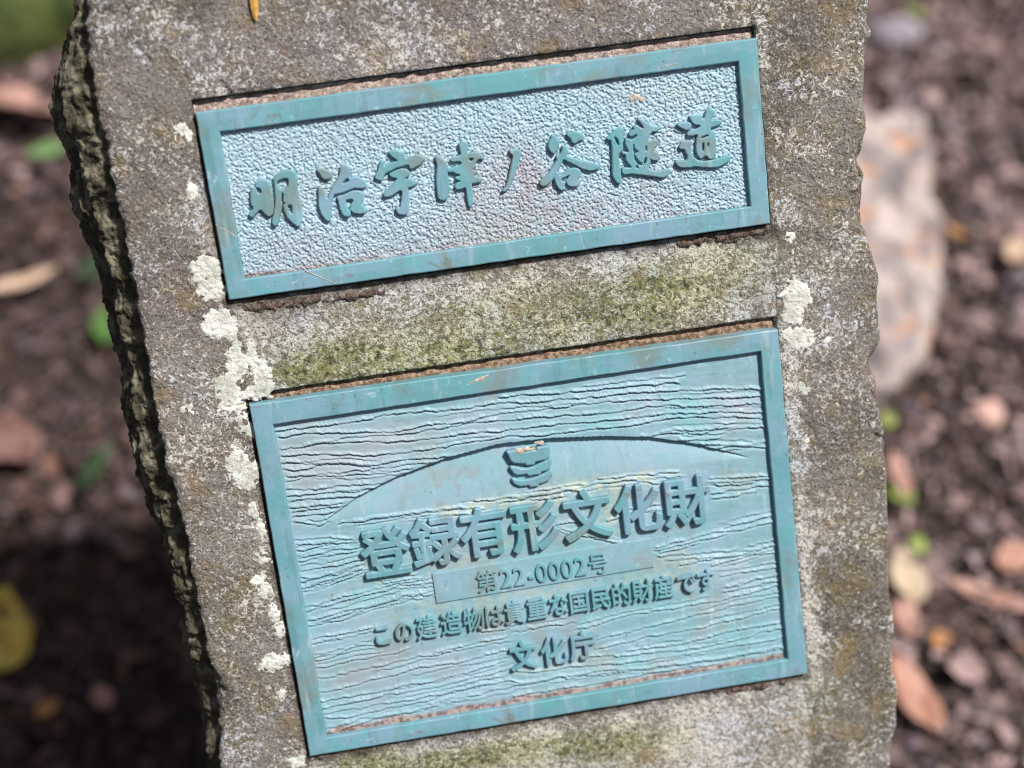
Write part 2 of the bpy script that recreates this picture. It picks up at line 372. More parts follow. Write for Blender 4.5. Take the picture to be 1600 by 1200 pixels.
# crust of lichen and lumps of dirt: irregular low mounds that sink into the face
def mound(name, lobes, mat, h=.0007, step=.0006, seed=0, z0=Z_ST, rag=.0022, parent=None, off=Vector((0, 0, 0)), rs=300):
    cs = [(P(a, b, z0), r1*.00036, r2*.00036) for a, b, r1, r2 in lobes]
    x0 = min(c.x-r1 for c, r1, r2 in cs)-.004; x1 = max(c.x+r1 for c, r1, r2 in cs)+.004
    y0 = min(c.y-r2 for c, r1, r2 in cs)-.004; y1 = max(c.y+r2 for c, r1, r2 in cs)+.004
    XX, YY = np.meshgrid(np.arange(x0, x1, step), np.arange(y0, y1, step))
    d = np.full(XX.shape, 9.)
    for c, r1, r2 in cs:
        q = np.hypot((XX-c.x)/r1, (YY-c.y)/r2); d = np.minimum(d, (q-1)*min(r1, r2))
    d = d+rag*fbm(XX*rs, YY*rs, s=200+seed, o=4, g=.6)
    hole = sstep(.42, .6, fbm(XX*420, YY*420, s=220+seed, o=2))
    d = d+.002*hole
    ZZ = z0+np.clip(-d*.7, -.0022, h)+(.35*h)*fbm(XX*500, YY*500, s=240+seed, o=3)
    keep = (d[:-1, :-1] < .001) & (d[1:, 1:] < .001) & (d[:-1, 1:] < .001) & (d[1:, :-1] < .001)
    m = mesh_np(name, np.stack([XX-off.x, YY-off.y, ZZ-off.z], -1).reshape(-1, 3), gridfaces(*XX.shape, keep=keep))
    bm = bmesh.new(); bm.from_mesh(m); bmesh.ops.delete(bm, geom=[v for v in bm.verts if not v.link_faces], context='VERTS'); bm.to_mesh(m); bm.free()
    return link(name, m, mat, parent)
LP = [[(285, 211, 15, 20)], [(322, 425, 24, 24), (330, 452, 20, 18)], [(344, 508, 28, 25), (362, 520, 12, 12)],
      [(378, 560, 24, 30), (388, 590, 36, 34), (360, 606, 26, 26), (362, 635, 20, 16), (410, 600, 18, 22)],
      [(372, 722, 20, 24), (384, 740, 22, 24)], [(400, 900, 15, 20), (414, 922, 12, 14)], [(436, 985, 9, 13)],
      [(428, 1035, 25, 13)], [(466, 1190, 14, 11)], [(1243, 462, 24, 26), (1238, 492, 20, 18)], [(1250, 530, 23, 18), (1230, 522, 10, 10)],
      [(1254, 607, 13, 12)], [(1231, 371, 10, 8)], [(1292, 530, 7, 7)], [(408, 828, 8, 16)], [(376, 650, 9, 9)], [(296, 640, 8, 6)], [(410, 868, 11, 16)], [(396, 800, 10, 12)], [(428, 958, 9, 12)], [(300, 300, 9, 12)], [(1262, 690, 6, 10)], [(440, 1085, 7, 9)], [(388, 672, 14, 10)]]
for i, lb in enumerate(LP):
    mound('lichen_patch', lb, M_LICHEN, seed=i, parent=stone, h=.0005, rag=.0032, rs=330, step=.0005)
mound('dirt_crust', [(1110, 1079, 20, 5), (1150, 1078, 24, 7), (1190, 1072, 26, 8), (1225, 1066, 14, 7)], M_CRUST, h=.0022, seed=40, parent=stone, rag=.0028)
mound('dirt_crust', [(1150, 368, 28, 6), (1185, 362, 16, 8), (1090, 378, 20, 4)], M_CRUST, h=.0018, seed=41, parent=stone, rag=.0026)
mound('dirt_crust', [(420, 478, 40, 6), (470, 472, 30, 5), (560, 462, 30, 4)], M_CRUST, h=.0012, seed=42, parent=stone, rag=.0026)
mound('dirt_crust', [(540, 1172, 24, 5), (500, 1183, 18, 6)], M_CRUST, h=.0014, seed=43, parent=stone, rag=.0024)

# ------------------------------------------------------------------ plaques
def plaque_root(name, q, label, cat, group=None):
    o = bpy.data.objects.new(name, None); COL.objects.link(o); o.empty_display_size = .02
    org = Vector((q[:, 0].mean(), q[:, 1].min(), -.008))
    o.matrix_world = MS @ Matrix.Translation(org)
    tag(o, label, cat, group); return o, org
def frame_mesh(outq, inq, z1=0.0, zo=-.0115, zi=-.005, b=.0007, off=Vector((0, 0, 0))):
    def sub(q, shift):    # 4 corners moved inwards by shift
        c = q.mean(0); s = np.sign(q-c); return q-s*shift
    def loop(q, n=40):
        r = []
        for i in range(4):
            a, c = q[i], q[(i+1) % 4]
            for t in np.arange(n)/n: r.append(a*(1-t)+c*t)
        return np.array(r)
    rings = []
    for q, z in [(sub(outq, -.0003), zo), (sub(outq, 0), z1-b), (sub(outq, b*.35), z1-b*.35), (sub(outq, b), z1), (sub(outq*.5+inq*.5, 0), z1+.0001), (sub(inq, -b), z1), (sub(inq, -b*.35), z1-b*.35), (sub(inq, 0), z1-b), (sub(inq, .0003), zi)]:
        l = loop(q); l = l+.00022*np.stack([noise(l[:, 0]*150, l[:, 1]*150, s=300), noise(l[:, 0]*150, l[:, 1]*150, s=301)], -1)
        zz = z+.0002*noise(l[:, 0]*60, l[:, 1]*60, s=302)
        rings.append(np.column_stack([l, zz]))
    n = len(rings[0]); v = np.vstack(rings)-np.array(off)
    f = []
    for r in range(len(rings)-1):
        for i in range(n):
            j = (i+1) % n; f.append((r*n+i, r*n+j, (r+1)*n+j, (r+1)*n+i))
    # corner order is clockwise seen from the front, flip
    return mesh_np('frame', v, np.array(f)[:, ::-1], smooth=False)
def panel_grid(q, step):
    xa, xb, ya, yb = q[:, 0].min()-.0012, q[:, 0].max()+.0012, q[:, 1].min()-.0012, q[:, 1].max()+.0012
    return np.meshgrid(np.arange(xa, xb, step), np.arange(ya, yb, step))

up, uorg = plaque_root('name_plaque', U_OUT, 'narrow upper bronze plaque with eight brushed characters on a hammered panel', 'plaque', 'bronze plaques set in the stone')
lp, lorg = plaque_root('heritage_plaque', L_OUT, 'larger lower bronze plaque with wood grain, emblem and four lines of lettering', 'plaque', 'bronze plaques set in the stone')
link('frame', frame_mesh(U_OUT, U_IN, off=uorg), M_FRAME, up)
link('frame', frame_mesh(L_OUT, L_IN, off=lorg), M_FRAME, lp)

# hammered panel
ZU = -.0034
XX, YY = panel_grid(U_IN, .00033)
w1 = .0006*noise(XX*250, YY*250, s=312); w2 = .0006*noise(XX*250, YY*250, s=313)
nn = noise((XX+w1)*1020, (YY+w2)*1150, s=310)+.5*noise(XX*1500, YY*1500, s=311)
ZZ = ZU+.00046*(sstep(-.75, .4, nn)*2-1)+.00010*noise(XX*1600, YY*1600, s=314)+.0005*fbm(XX*20, YY*20, s=315)*.4
m = mesh_np('hammered_panel', np.stack([XX-uorg.x, YY-uorg.y, ZZ-uorg.z], -1).reshape(-1, 3), gridfaces(*XX.shape))
def pblob(XX, YY, px, py, rx, ry, w=1.0, z=ZU):
    c = P(px, py, z); k = .00036
    return w*np.exp(-(((XX-c.x)/(rx*k))**2+((YY-c.y)/(ry*k))**2))
xf, yf = XX.ravel(), YY.ravel()
stain = sum(pblob(xf, yf, *b) for b in [(800, 300, 60, 50, .9), (850, 340, 80, 30, .9), (730, 330, 80, 30, .4), (600, 400, 200, 18, .7), (960, 340, 150, 18, .6), (420, 400, 60, 25, .4), (800, 250, 40, 40, .4), (760, 360, 60, 12, .4), (1000, 300, 80, 20, .4), (500, 370, 100, 20, .3), (560, 210, 120, 25, .15)])
ub = np.interp(xf, [U_IN[3, 0], U_IN[2, 0]], [U_IN[3, 1], U_IN[2, 1]])
attr(m, 'stain', np.clip(stain, 0, .8)); attr(m, 'cream', np.clip(pblob(xf, yf, 770, 360, 60, 25, .6)+pblob(xf, yf, 1060, 150, 60, 18, .3), 0, 1))
attr(m, 'grey', np.clip(pblob(xf, yf, 620, 380, 200, 25, .5)+pblob(xf, yf, 560, 160, 250, 20, .3), 0, 1))
attr(m, 'dirt', np.clip(sstep(.0035, .0002, yf-ub+.0022*fbm(xf*120, yf*120, s=320))*(.35+.65*sstep(P(700, 400).x, P(380, 400).x, xf)), 0, .85))
link('hammered_panel', m, M_PANEL, up)

# ---- outlines to solid letters
def catmull(pts, n=4):
    p = np.array(pts, float); r = []
    for i in range(len(p)):
        a, b, c, d = p[i-1], p[i], p[(i+1) % len(p)], p[(i+2) % len(p)]
        for t in np.arange(n)/n:
            r.append(.5*((2*b)+(c-a)*t+(2*a-5*b+4*c-d)*t*t+(3*b-a-3*c+d)*t**3))
    return np.array(r)
def sdf_poly(q, gx, gy):
    d = np.full(gx.shape, 1e9); inside = np.zeros(gx.shape, bool)
    for i in range(len(q)):
        a, b = q[i-1], q[i]; e = b-a; l = e@e
        if l < 1e-14: continue
        t = np.clip(((gx-a[0])*e[0]+(gy-a[1])*e[1])/l, 0, 1)
        d = np.minimum(d, (gx-a[0]-t*e[0])**2+(gy-a[1]-t*e[1])**2)
        if a[1] != b[1]:
            c = ((a[1] > gy) != (b[1] > gy)) & (gx < (b[0]-a[0])*(gy-a[1])/(b[1]-a[1])+a[0]); inside ^= c
    d = np.sqrt(d); return np.where(inside, -d, d)
def contours(S, gx, gy):
    nxt = {}
    pos = {}
    def ekey(r, c, h):
        k = (r, c, h)
        if k not in pos:
            r2, c2 = (r, c+1) if h else (r+1, c)
            a, b = S[r, c], S[r2, c2]; t = a/(a-b); t = min(max(t, .02), .98)
            pos[k] = (gx[c]*(1-t)+gx[c2]*t, gy[r]*(1-t)+gy[r2]*t)
        return k
    I = S < 0
    cnt = I[:-1, :-1].astype(int)+I[1:, :-1]+I[:-1, 1:]+I[1:, 1:]
    for r, c in zip(*np.nonzero((cnt > 0) & (cnt < 4))):
        a, b, cc, d = I[r, c], I[r, c+1], I[r+1, c+1], I[r+1, c]
        E = []   # crossings, walked counter-clockwise, entering / leaving
        for s0, s1, k in ((a, b, ekey(r, c, 1) if a != b else None), (b, cc, ekey(r, c+1, 0) if b != cc else None),
                          (cc, d, ekey(r+1, c, 1) if cc != d else None), (d, a, ekey(r, c, 0) if d != a else None)):
            if s0 != s1: E.append((k, s0))
        outs = [k for k, s0 in E if s0]; ins = [k for k, s0 in E if not s0]
        if len(outs) == 1: nxt[outs[0]] = ins[0]
        else:
            ks = [k for k, _ in E]
            for k in outs: nxt[k] = ks[(ks.index(k)+1) % 4]
    loops = []
    while nxt:
        k0, k = next(iter(nxt.items())); lp_ = [k0]; del nxt[k0]
        while k != k0 and k in nxt:
            lp_.append(k); k = nxt.pop(k)
        loops.append(np.array([pos[q] for q in lp_]))
    return loops
def solid_from_loops(name, loops, zc, hh, bevel, off):
    c = bpy.data.curves.new(name, 'CURVE'); c.dimensions = '2D'; c.fill_mode = 'BOTH'
    for l in loops:
        if len(l) < 6: continue
        for _ in range(2): l = .25*np.roll(l, 1, 0)+.5*l+.25*np.roll(l, -1, 0)
        s = c.splines.new('POLY'); s.points.add(len(l)-1); s.use_cyclic_u = True
        s.points.foreach_set('co', np.column_stack([l[:, 0]-off.x, l[:, 1]-off.y, np.zeros(len(l)), np.ones(len(l))]).ravel())
    c.extrude = hh-bevel; c.bevel_depth = bevel; c.bevel_resolution = 1
    o = bpy.data.objects.new(name, c); COL.objects.link(o)
    m = bpy.data.meshes.new_from_object(o.evaluated_get(bpy.context.evaluated_depsgraph_get()))
    bpy.data.objects.remove(o); bpy.data.curves.remove(c)
    m.transform(Matrix.Translation((0, 0, zc-off.z)))
    return m
def glyph_from_trace(name, reg, outs, holes, mat, parent, org, ztop, zbot, bevel=.00075, grow=0.0, smooth=4):
    ox, oy, k = reg
    conv = lambda pl: PP([(ox+a/k, oy+b/k) for a, b in (catmull(pl, smooth) if smooth > 1 else pl)], ztop)
    O = [conv(p) for p in outs]; H = [conv(p) for p in holes]
    allp = np.vstack(O); st = .00022
    gx = np.arange(allp[:, 0].min()-.002, allp[:, 0].max()+.002, st); gy = np.arange(allp[:, 1].min()-.002, allp[:, 1].max()+.002, st)
    A, B = np.meshgrid(gx, gy); S = np.full(A.shape, 9.)
    for q in O: S = np.minimum(S, sdf_poly(q, A, B))
    S = S-grow
    for q in H: S = np.maximum(S, -sdf_poly(q, A, B))
    S = S+.00012*noise(A*700, B*700, s=350)
    S[0, :] = S[-1, :] = 1; S[:, 0] = S[:, -1] = 1
    m = solid_from_loops(name, contours(S+bevel, gx, gy), (ztop+zbot)/2, (ztop-zbot)/2, bevel, org)
    return link(name, m, mat, parent)

R1 = (370, 240, 6.667); R2 = (570, 210, 6.667); R3 = (770, 180, 8.0); R4 = (930, 150, 6.667)
BR = [
 (R1, [[(150,345),(185,345),(200,300),(235,275),(290,268),(335,300),(365,370),(380,450),(385,560),(370,640),(330,660),(290,635),(245,592),(205,630),(165,670),(125,650),(130,610),(165,572),(140,520),(136,430)],
       [(380,250),(420,205),(480,175),(555,165),(605,190),(630,250),(635,350),(645,440),(670,530),(685,640),(668,740),(640,768),(590,740),(530,680),(490,600),(478,530),(470,570),(458,640),(440,720),(400,762),(365,730),(370,660),(390,560),(395,440),(385,330)]],
      [[(205,365),(240,372),(248,412),(222,405)], [(420,300),(520,262),(526,335),(458,368)], [(535,545),(568,548),(572,620),(545,595)], [(470,420),(480,428),(478,500),(500,520),(480,520),(466,490)]]),
 (R1, [[(820,165),(880,155),(950,170),(990,205),(990,250),(950,275),(895,270),(865,225)],
       [(845,345),(885,350),(915,390),(942,465),(965,410),(1000,330),(1045,260),(1068,200),(1080,130),(1130,115),(1185,140),(1190,200),(1172,245),(1250,235),(1320,270),(1355,325),(1340,360),(1290,368),(1220,365),(1140,400),(1080,420),(1020,432),(1000,480),(990,560),(985,640),(970,705),(925,700),(880,640),(850,560),(845,450)],
       [(1040,450),(1120,425),(1200,388),(1280,385),(1325,420),(1325,480),(1305,530),(1345,580),(1340,620),(1280,635),(1210,620),(1185,600),(1190,640),(1150,665),(1100,640),(1065,560),(1050,490)]],
      [[(1140,495),(1205,485),(1185,535),(1165,585)], [(1106,302),(1150,262),(1160,290),(1125,306)]]),
 (R2, [[(240,195),(275,168),(360,168),(410,200),(435,245),(520,215),(580,212),(630,250),(600,300),(540,340),(470,372),(450,325),(380,340),(290,375),(215,415),(195,460),(175,488),(110,465),(105,430),(135,370),(150,290),(175,265),(200,290),(205,330),(260,295),(330,278),(290,245)],
       [(250,420),(300,385),(380,355),(440,365),(475,395),(465,430),(425,465),(470,462),(510,475),(550,490),(545,520),(480,555),(455,565),(460,640),(465,740),(450,820),(400,845),(345,832),(320,790),(325,760),(362,755),(375,700),(382,600),(350,598),(290,640),(220,660),(190,635),(210,590),(270,540),(310,490),(330,465),(285,455)]], []),
 (R2, [[(730,225),(780,230),(830,270),(865,320),(870,370),(868,430),(882,520),(880,620),(855,680),(800,692),(760,660),(745,560),(740,440),(750,340),(735,270)],
       [(975,100),(1010,65),(1060,75),(1080,120),(1075,188),(1130,180),(1190,185),(1245,235),(1235,265),(1190,265),(1155,300),(1168,340),(1132,372),(1175,375),(1172,405),(1148,432),(1200,440),(1222,470),(1210,500),(1160,512),(1118,522),(1125,580),(1130,680),(1120,745),(1090,762),(1068,720),(1055,620),(1045,562),(1010,575),(960,580),(935,550),(950,510),(988,490),(945,475),(945,445),(988,428),(935,412),(925,400),(860,402),(825,388),(850,360),(920,340),(1000,310),(985,288),(910,292),(885,270),(910,240),(990,215),(985,160)]],
      [[(1085,258),(1130,255),(1110,278)]]),
 (R3, [[(205,430),(260,425),(330,430),(365,470),(345,540),(320,620),(290,720),(255,820),(215,900),(170,950),(120,968),(108,948),(160,880),(185,800),(215,680),(235,570),(245,505),(210,480)]], []),
 (R3, [[(735,240),(775,245),(805,290),(835,335),(830,400),(800,450),(770,492),(720,460),(690,400),(700,330),(725,280)],
       [(920,230),(1000,205),(1090,215),(1138,260),(1135,310),(1080,325),(1030,362),(985,345),(975,310),(935,270)],
       [(865,375),(915,385),(940,440),(935,505),(1000,530),(1120,565),(1260,590),(1345,640),(1325,675),(1240,702),(1130,682),(1030,632),(940,588),(885,568),(850,640),(815,700),(760,800),(700,865),(640,895),(595,880),(585,840),(620,790),(690,730),(740,650),(790,570),(790,510),(835,490),(860,430)],
       [(780,700),(830,712),(850,742),(930,680),(1010,655),(1080,675),(1110,720),(1095,770),(1065,805),(1108,805),(1100,845),(1060,890),(1000,902),(935,882),(915,850),(905,880),(915,932),(860,947),(810,910),(780,850),(765,780)]],
      [[(862,800),(900,782),(955,758),(932,792),(905,818),(872,822)]]),
 (R4, [[(110,445),(150,405),(210,350),(270,325),(305,350),(300,420),(290,500),(295,560),(250,610),(250,650),(260,730),(270,800),(280,880),(265,922),(225,905),(185,850),(175,760),(175,640),(170,540),(160,470),(130,462)],
       [(440,245),(480,235),(540,270),(600,310),(670,315),(682,345),(640,372),(595,378),(560,440),(570,462),(620,452),(665,465),(655,520),(620,562),(660,590),(682,640),(650,678),(590,672),(575,660),(580,700),(565,750),(620,778),(700,770),(760,755),(790,780),(760,830),(700,857),(600,842),(480,827),(380,817),(300,822),(275,790),(290,745),(370,745),(320,680),(310,620),(270,612),(290,578),(340,580),(330,550),(310,500),(310,480),(320,440),(380,452),(420,430),(428,405),(380,427),(345,405),(370,360),(400,345),(388,320),(430,300),(470,322),(500,335),(480,300)]],
      [[(205,430),(230,455),(248,505),(236,508),(215,465)], [(398,510),(410,550),(445,580),(405,592)], [(405,610),(430,655),(460,690),(490,703),(515,682),(525,645),(533,655),(522,695),(490,720),(452,710),(418,670)], [(526,530),(533,530),(533,565),(526,565)], [(430,730),(440,730),(445,752),(432,748)]]),
 (R4, [[(850,295),(900,270),(960,265),(1005,290),(1005,330),(965,362),(915,348),(870,325)],
       [(985,205),(1040,195),(1115,202),(1145,190),(1160,150),(1200,130),(1245,150),(1240,210),(1218,245),(1270,240),(1325,260),(1310,300),(1250,322),(1208,342),(1230,370),(1255,430),(1265,520),(1260,620),(1235,655),(1190,662),(1150,628),(1110,658),(1075,640),(1050,580),(1045,480),(1062,412),(1010,422),(965,417),(953,390),(1000,360),(1060,338),(1090,312),(1040,305),(1000,270),(980,225)],
       [(870,530),(910,480),(960,465),(1002,475),(1000,540),(1010,610),(1050,652),(1100,675),(1180,672),(1260,658),(1320,640),(1380,620),(1425,630),(1400,680),(1340,720),(1260,748),(1150,748),(1040,742),(960,752),(880,748),(840,712),(835,680),(880,670),(945,668),(960,630),(940,590),(925,560),(890,560)]],
      [[(1112,430),(1170,408),(1172,418),(1118,440)], [(1120,500),(1133,500),(1130,570),(1120,560)], [(1172,495),(1184,500),(1175,530)], [(1118,214),(1140,206),(1136,226),(1122,232)]]),
]
for reg, outs, holes in BR:
    glyph_from_trace('brushed_character', reg, outs, holes, M_FRAME, up, uorg, ZU+.0026, ZU-.0008)

# ---- wood-grain panel with its sunken arch
ZL = -.0033
z3 = lambda pl: [(380+a/3.2, 600+b/3.2) for a, b in pl]
z4 = lambda pl: [(780+a/3.2, 600+b/3.2) for a, b in pl]
z5 = lambda pl: [(420+a/3.478, 860+b/3.478) for a, b in pl]
z6 = lambda pl: [(800+a/3.333, 860+b/3.333) for a, b in pl]
LN = [z4([(0,60),(200,50),(450,35),(700,5),(900,-10)]),
 z3([(160,235),(300,215),(500,195),(700,155),(1000,130),(1250,100)])+z4([(450,65),(800,30),(1330,20)]),
 z3([(180,268),(280,245),(500,240),(750,235),(870,210),(1100,190),(1300,150)])+z4([(400,100),(800,75),(1330,60)]),
 z3([(300,310),(560,262),(800,250),(1000,215),(1250,182)])+z4([(400,150),(800,110),(1330,95)]),
 z3([(190,322),(400,297),(600,290),(800,290),(1000,265),(1200,238)])+z4([(100,222),(500,180),(900,140),(1330,140)]),
 z3([(190,362),(400,350),(650,355),(800,340),(950,320),(1200,280)])+z4([(30,262),(350,242),(640,208),(900,160),(1330,170)]),
 z3([(190,395),(400,398),(650,400),(880,370),(1050,360),(1200,330)]),
 z3([(200,430),(300,420),(500,398),(640,405)]),
 z3([(215,490),(350,455),(500,460),(700,440),(850,420)]), z3([(220,525),(400,520),(560,505),(700,490)]), z3([(210,462),(500,432),(700,415)]),
 z4([(700,258),(1000,240),(1330,212)]), z4([(800,238),(1000,225),(1150,218)]), z4([(1050,325),(1330,290)]), z4([(1000,300),(1330,318)]), z4([(900,282),(1100,270)]),
 z3([(230,560),(400,545),(560,540),(650,520)]), z3([(230,585),(400,570),(560,560)]), z3([(240,620),(400,600),(500,595)]), z3([(250,655),(400,650),(455,640)]), z3([(260,690),(380,702),(430,685)]), z3([(250,638),(420,622),(480,612)]),
 z3([(480,697),(700,662),(900,640)]), z3([(560,680),(860,652),(1100,620)]), z3([(260,780),(400,770),(560,782)]), z3([(262,800),(420,795),(560,765)]), z3([(270,835),(450,800),(570,790)]), z3([(280,872),(500,822),(590,815)]), z3([(280,885),(400,862),(560,835)]),
 z3([(290,932),(450,905),(590,880)]), z3([(290,988),(450,950),(590,925)]), z3([(290,970),(430,958),(600,902)]), z3([(700,1000),(900,965)]), z3([(1080,590),(1300,570),(1600,545)]), z3([(900,640),(1200,620)]), z3([(1300,590),(1620,560)]),
 z4([(0,590),(300,545),(480,490),(640,480),(800,495)]), z4([(480,470),(700,452),(900,440)]), z4([(1050,475),(1200,465),(1350,455)]), z4([(1060,505),(1200,500),(1350,480)]), z4([(1060,548),(1200,525),(1350,505)]), z4([(1060,572),(1200,550)]), z4([(100,570),(400,530)]),
 z4([(560,640),(800,600)]), z4([(280,700),(420,680)]), z4([(300,740),(620,800)]), z4([(540,690),(620,660)]), z4([(760,650),(840,640)]),
 z4([(1130,722),(1250,685),(1370,655)]), z4([(1100,742),(1370,690)]), z4([(780,832),(1000,782),(1130,752)]), z4([(800,848),(1000,795)]), z4([(780,815),(920,785)]), z4([(1050,882),(1200,850),(1400,800)]), z4([(1060,905),(1200,870),(1400,815)]), z4([(900,905),(1050,880)]),
 z5([(180,172),(350,120),(500,70)]), z5([(190,222),(400,162),(500,125)]), z5([(190,205),(330,175),(500,100)]), z5([(200,307),(450,242),(620,200),(880,145)]), z5([(210,328),(450,268),(700,192),(880,165)]),
 z5([(220,382),(450,322),(700,262),(890,217)]), z5([(220,412),(400,372),(600,292),(890,237)]), z5([(300,388),(560,300),(780,235)]), z5([(240,478),(450,442),(560,420)]), z5([(240,502),(400,472)]), z5([(250,597),(400,562),(570,530)]), z5([(250,580),(400,548),(520,500)]),
 z5([(260,642),(500,592),(700,560),(760,530)]), z5([(265,697),(500,652),(860,572),(1000,540)]), z5([(275,762),(400,745),(600,690),(900,622),(1080,595),(1290,540)]),
 z5([(280,817),(450,790),(750,732),(1000,682),(1280,600)]), z5([(290,862),(600,792),(900,742),(1200,672),(1330,640)]), z5([(300,892),(600,832),(750,817),(1000,760),(1200,712)]),
 z5([(310,917),(500,892),(800,832),(1100,742),(1320,700)])+z6([(60,690),(300,660),(500,640),(800,600),(1100,560),(1420,510)]), z5([(310,972),(500,917),(700,892),(920,832),(1300,745),(1600,680)]), z5([(320,992),(540,927),(800,870),(1100,800)]),
 z5([(900,550),(1080,510),(1290,470)]), z5([(1150,440),(1300,420)]),
 z6([(330,412),(600,342),(830,302),(1110,252),(1395,182)]), z6([(440,462),(700,402),(1000,332),(1150,290),(1395,242)]), z6([(430,512),(600,472),(900,422),(1050,382),(1395,302)]),
 z6([(600,522),(900,482),(1100,432),(1395,372)]), z6([(380,562),(600,542),(870,520),(1100,480),(1405,400)]), z6([(0,632),(200,620),(400,600),(570,590),(850,552),(1100,505),(1405,452)]), z6([(0,700),(200,670),(400,632),(700,610),(1000,580),(1410,500)]),
 z6([(0,762),(450,692),(700,642),(1000,590),(1240,540)]), z6([(1110,192),(1250,160),(1390,130)]), z6([(1090,132),(1230,112),(1380,90)]), z6([(760,30),(1000,15),(1330,-12)]), z6([(1100,215),(1395,155)]), z6([(0,420),(150,395),(330,380)])]
XX, YY = panel_grid(L_IN, .00040)
hh = np.zeros(XX.shape)
rl = random.Random(5); main_n = len(LN)
for l in LN[:]:
    if l[-1][0]-l[0][0] < 60: continue
    for _ in range(1):
        a = rl.uniform(l[0][0]-10, l[-1][0]-70); b = a+rl.uniform(60, 260); dy = rl.choice([-1, 1])*rl.uniform(5, 9)
        px_ = [p[0] for p in l]; py_ = [p[1] for p in l]
        LN.append([(x, float(np.interp(x, px_, py_))+dy+rl.uniform(-1, 1)) for x in np.linspace(a, min(b, l[-1][0]+10), 4)])
gxr = XX[0]
wshare = .0007*noise(XX*60, YY*220, s=400)+.0002*noise(XX*240, YY*420, s=401)
for i, l in enumerate(LN):
    q = PP(l, ZL); q = q[np.argsort(q[:, 0])]
    c = np.interp(gxr, q[:, 0], q[:, 1])
    jag = .0007*noise(gxr*130, gxr*0+i*3.3, s=402)+.00032*np.round(2*noise(gxr*330, gxr*0+i*7.1, s=403))/2+.0003*noise(gxr*900, gxr*0+i, s=404)
    ampx = sstep(q[0, 0]-.0015, q[0, 0]+.0015, gxr)*sstep(q[-1, 0]+.0015, q[-1, 0]-.0015, gxr)*(.45+.55*sstep(-.5, .3, noise(gxr*160, gxr*0+i*5, s=405)))
    d = YY-(c+jag)[None, :]-wshare*.6
    a = ampx[None, :]*(1 if i < main_n else .55)
    # a lip that stands up, cut off sharply on its lower side, with a groove under it
    lip = np.exp(-(np.maximum(d, 0)/.00125)**2)*(d >= -.0002)
    gro = np.exp(-((d+.0008)/.00055)**2)
    hh = np.maximum(hh*(1-0*a), 0)+0*hh if False else hh
    hh = hh+a*(.00100*lip-.00080*gro)
hh = np.clip(hh, -.0010, .0009)
arc = PP([(505, 815), (520, 805), (560, 776), (620, 745), (700, 715), (780, 694), (860, 685), (950, 682), (1020, 684), (1080, 693), (1150, 709), (1172, 716)], ZL)
chd = PP([(505, 815), (620, 799), (760, 778), (880, 756), (1000, 735), (1172, 716)], ZL)
ya = np.interp(gxr, arc[:, 0], arc[:, 1], left=-9, right=-9); yc = np.interp(gxr, chd[:, 0], chd[:, 1])
tt = np.clip((gxr-arc[0, 0])/(arc[-1, 0]-arc[0, 0]), 0, 1)
D = .0044*np.sin(np.pi*tt)**.5
fr = np.clip((YY-yc[None, :])/np.maximum((ya-yc)[None, :], 1e-4), 0, 1)
inarc = (YY < ya[None, :]) & (YY > yc[None, :]-.0005)
hz = np.where(inarc, -D[None, :]*fr**1.5, hh)
ZZ = ZL+hz+.00012*fbm(XX*200, YY*600, s=410)*(~inarc)+.00005*fbm(XX*300, YY*300, s=411)
m = mesh_np('grained_panel', np.stack([XX-lorg.x, YY-lorg.y, ZZ-lorg.z], -1).reshape(-1, 3), gridfaces(*XX.shape))
xf, yf = XX.ravel(), YY.ravel()
lb = np.interp(xf, [L_IN[3, 0], L_IN[2, 0]], [L_IN[3, 1], L_IN[2, 1]])
bl = lambda *b: pblob(xf, yf, *b, z=ZL)
attr(m, 'stain', np.clip(bl(560, 720, 60, 25, .5)+bl(1150, 640, 40, 50, .5)+bl(620, 1050, 120, 40, .35)+bl(1160, 890, 60, 40, .3)+bl(880, 790, 200, 40, .25), 0, .7))
attr(m, 'cream', np.clip(bl(740, 795, 90, 14, .9)+bl(900, 765, 90, 20, .9)+bl(1000, 745, 60, 12, .8)+bl(800, 930, 250, 25, .5)+bl(950, 800, 60, 40, .8)+bl(700, 880, 150, 30, .5)+bl(1060, 900, 60, 20, .6)+bl(860, 1040, 80, 15, .5), 0, 1))
attr(m, 'grey', np.clip(bl(500, 720, 90, 80, 1)+bl(640, 680, 120, 30, .7)+bl(860, 640, 200, 25, .4)+bl(540, 1060, 90, 60, .5)+bl(900, 1080, 200, 25, .4), 0, 1))
attr(m, 'dirt', np.clip(sstep(.0052, .0015, yf-lb+.0025*fbm(xf*100, yf*100, s=420)), 0, .95))
link('grained_panel', m, M_GRAIN, lp)

# emblem: three stacked bracket tiers
RE_ = (760, 680, 11.43)
T1 = [(330,285),(450,272),(560,262),(575,300),(880,262),(895,210),(1130,172),(1140,330),(1105,420),(1050,462),(880,488),(866,545),(700,562),(688,522),(600,525),(480,520),(430,470),(385,380)]
T2 = [(372,545),(560,565),(620,585),(720,588),(860,560),(920,525),(1000,485),(1090,440),(1168,380),(1172,480),(1145,590),(1095,640),(985,668),(970,705),(905,722),(735,748),(720,712),(560,732),(480,702),(425,620)]
T3 = [(402,740),(530,775),(640,795),(740,785),(900,745),(1000,700),(1090,655),(1190,570),(1182,720),(1115,830),(1035,862),(948,885),(930,930),(775,948),(758,915),(600,932),(500,890),(438,810)]
for t in (T1, T2, T3):
    glyph_from_trace('emblem_tier', RE_, [t], [], M_FRAME, lp, lorg, ZL+.0018, ZL-.0030, bevel=.0011, smooth=1)
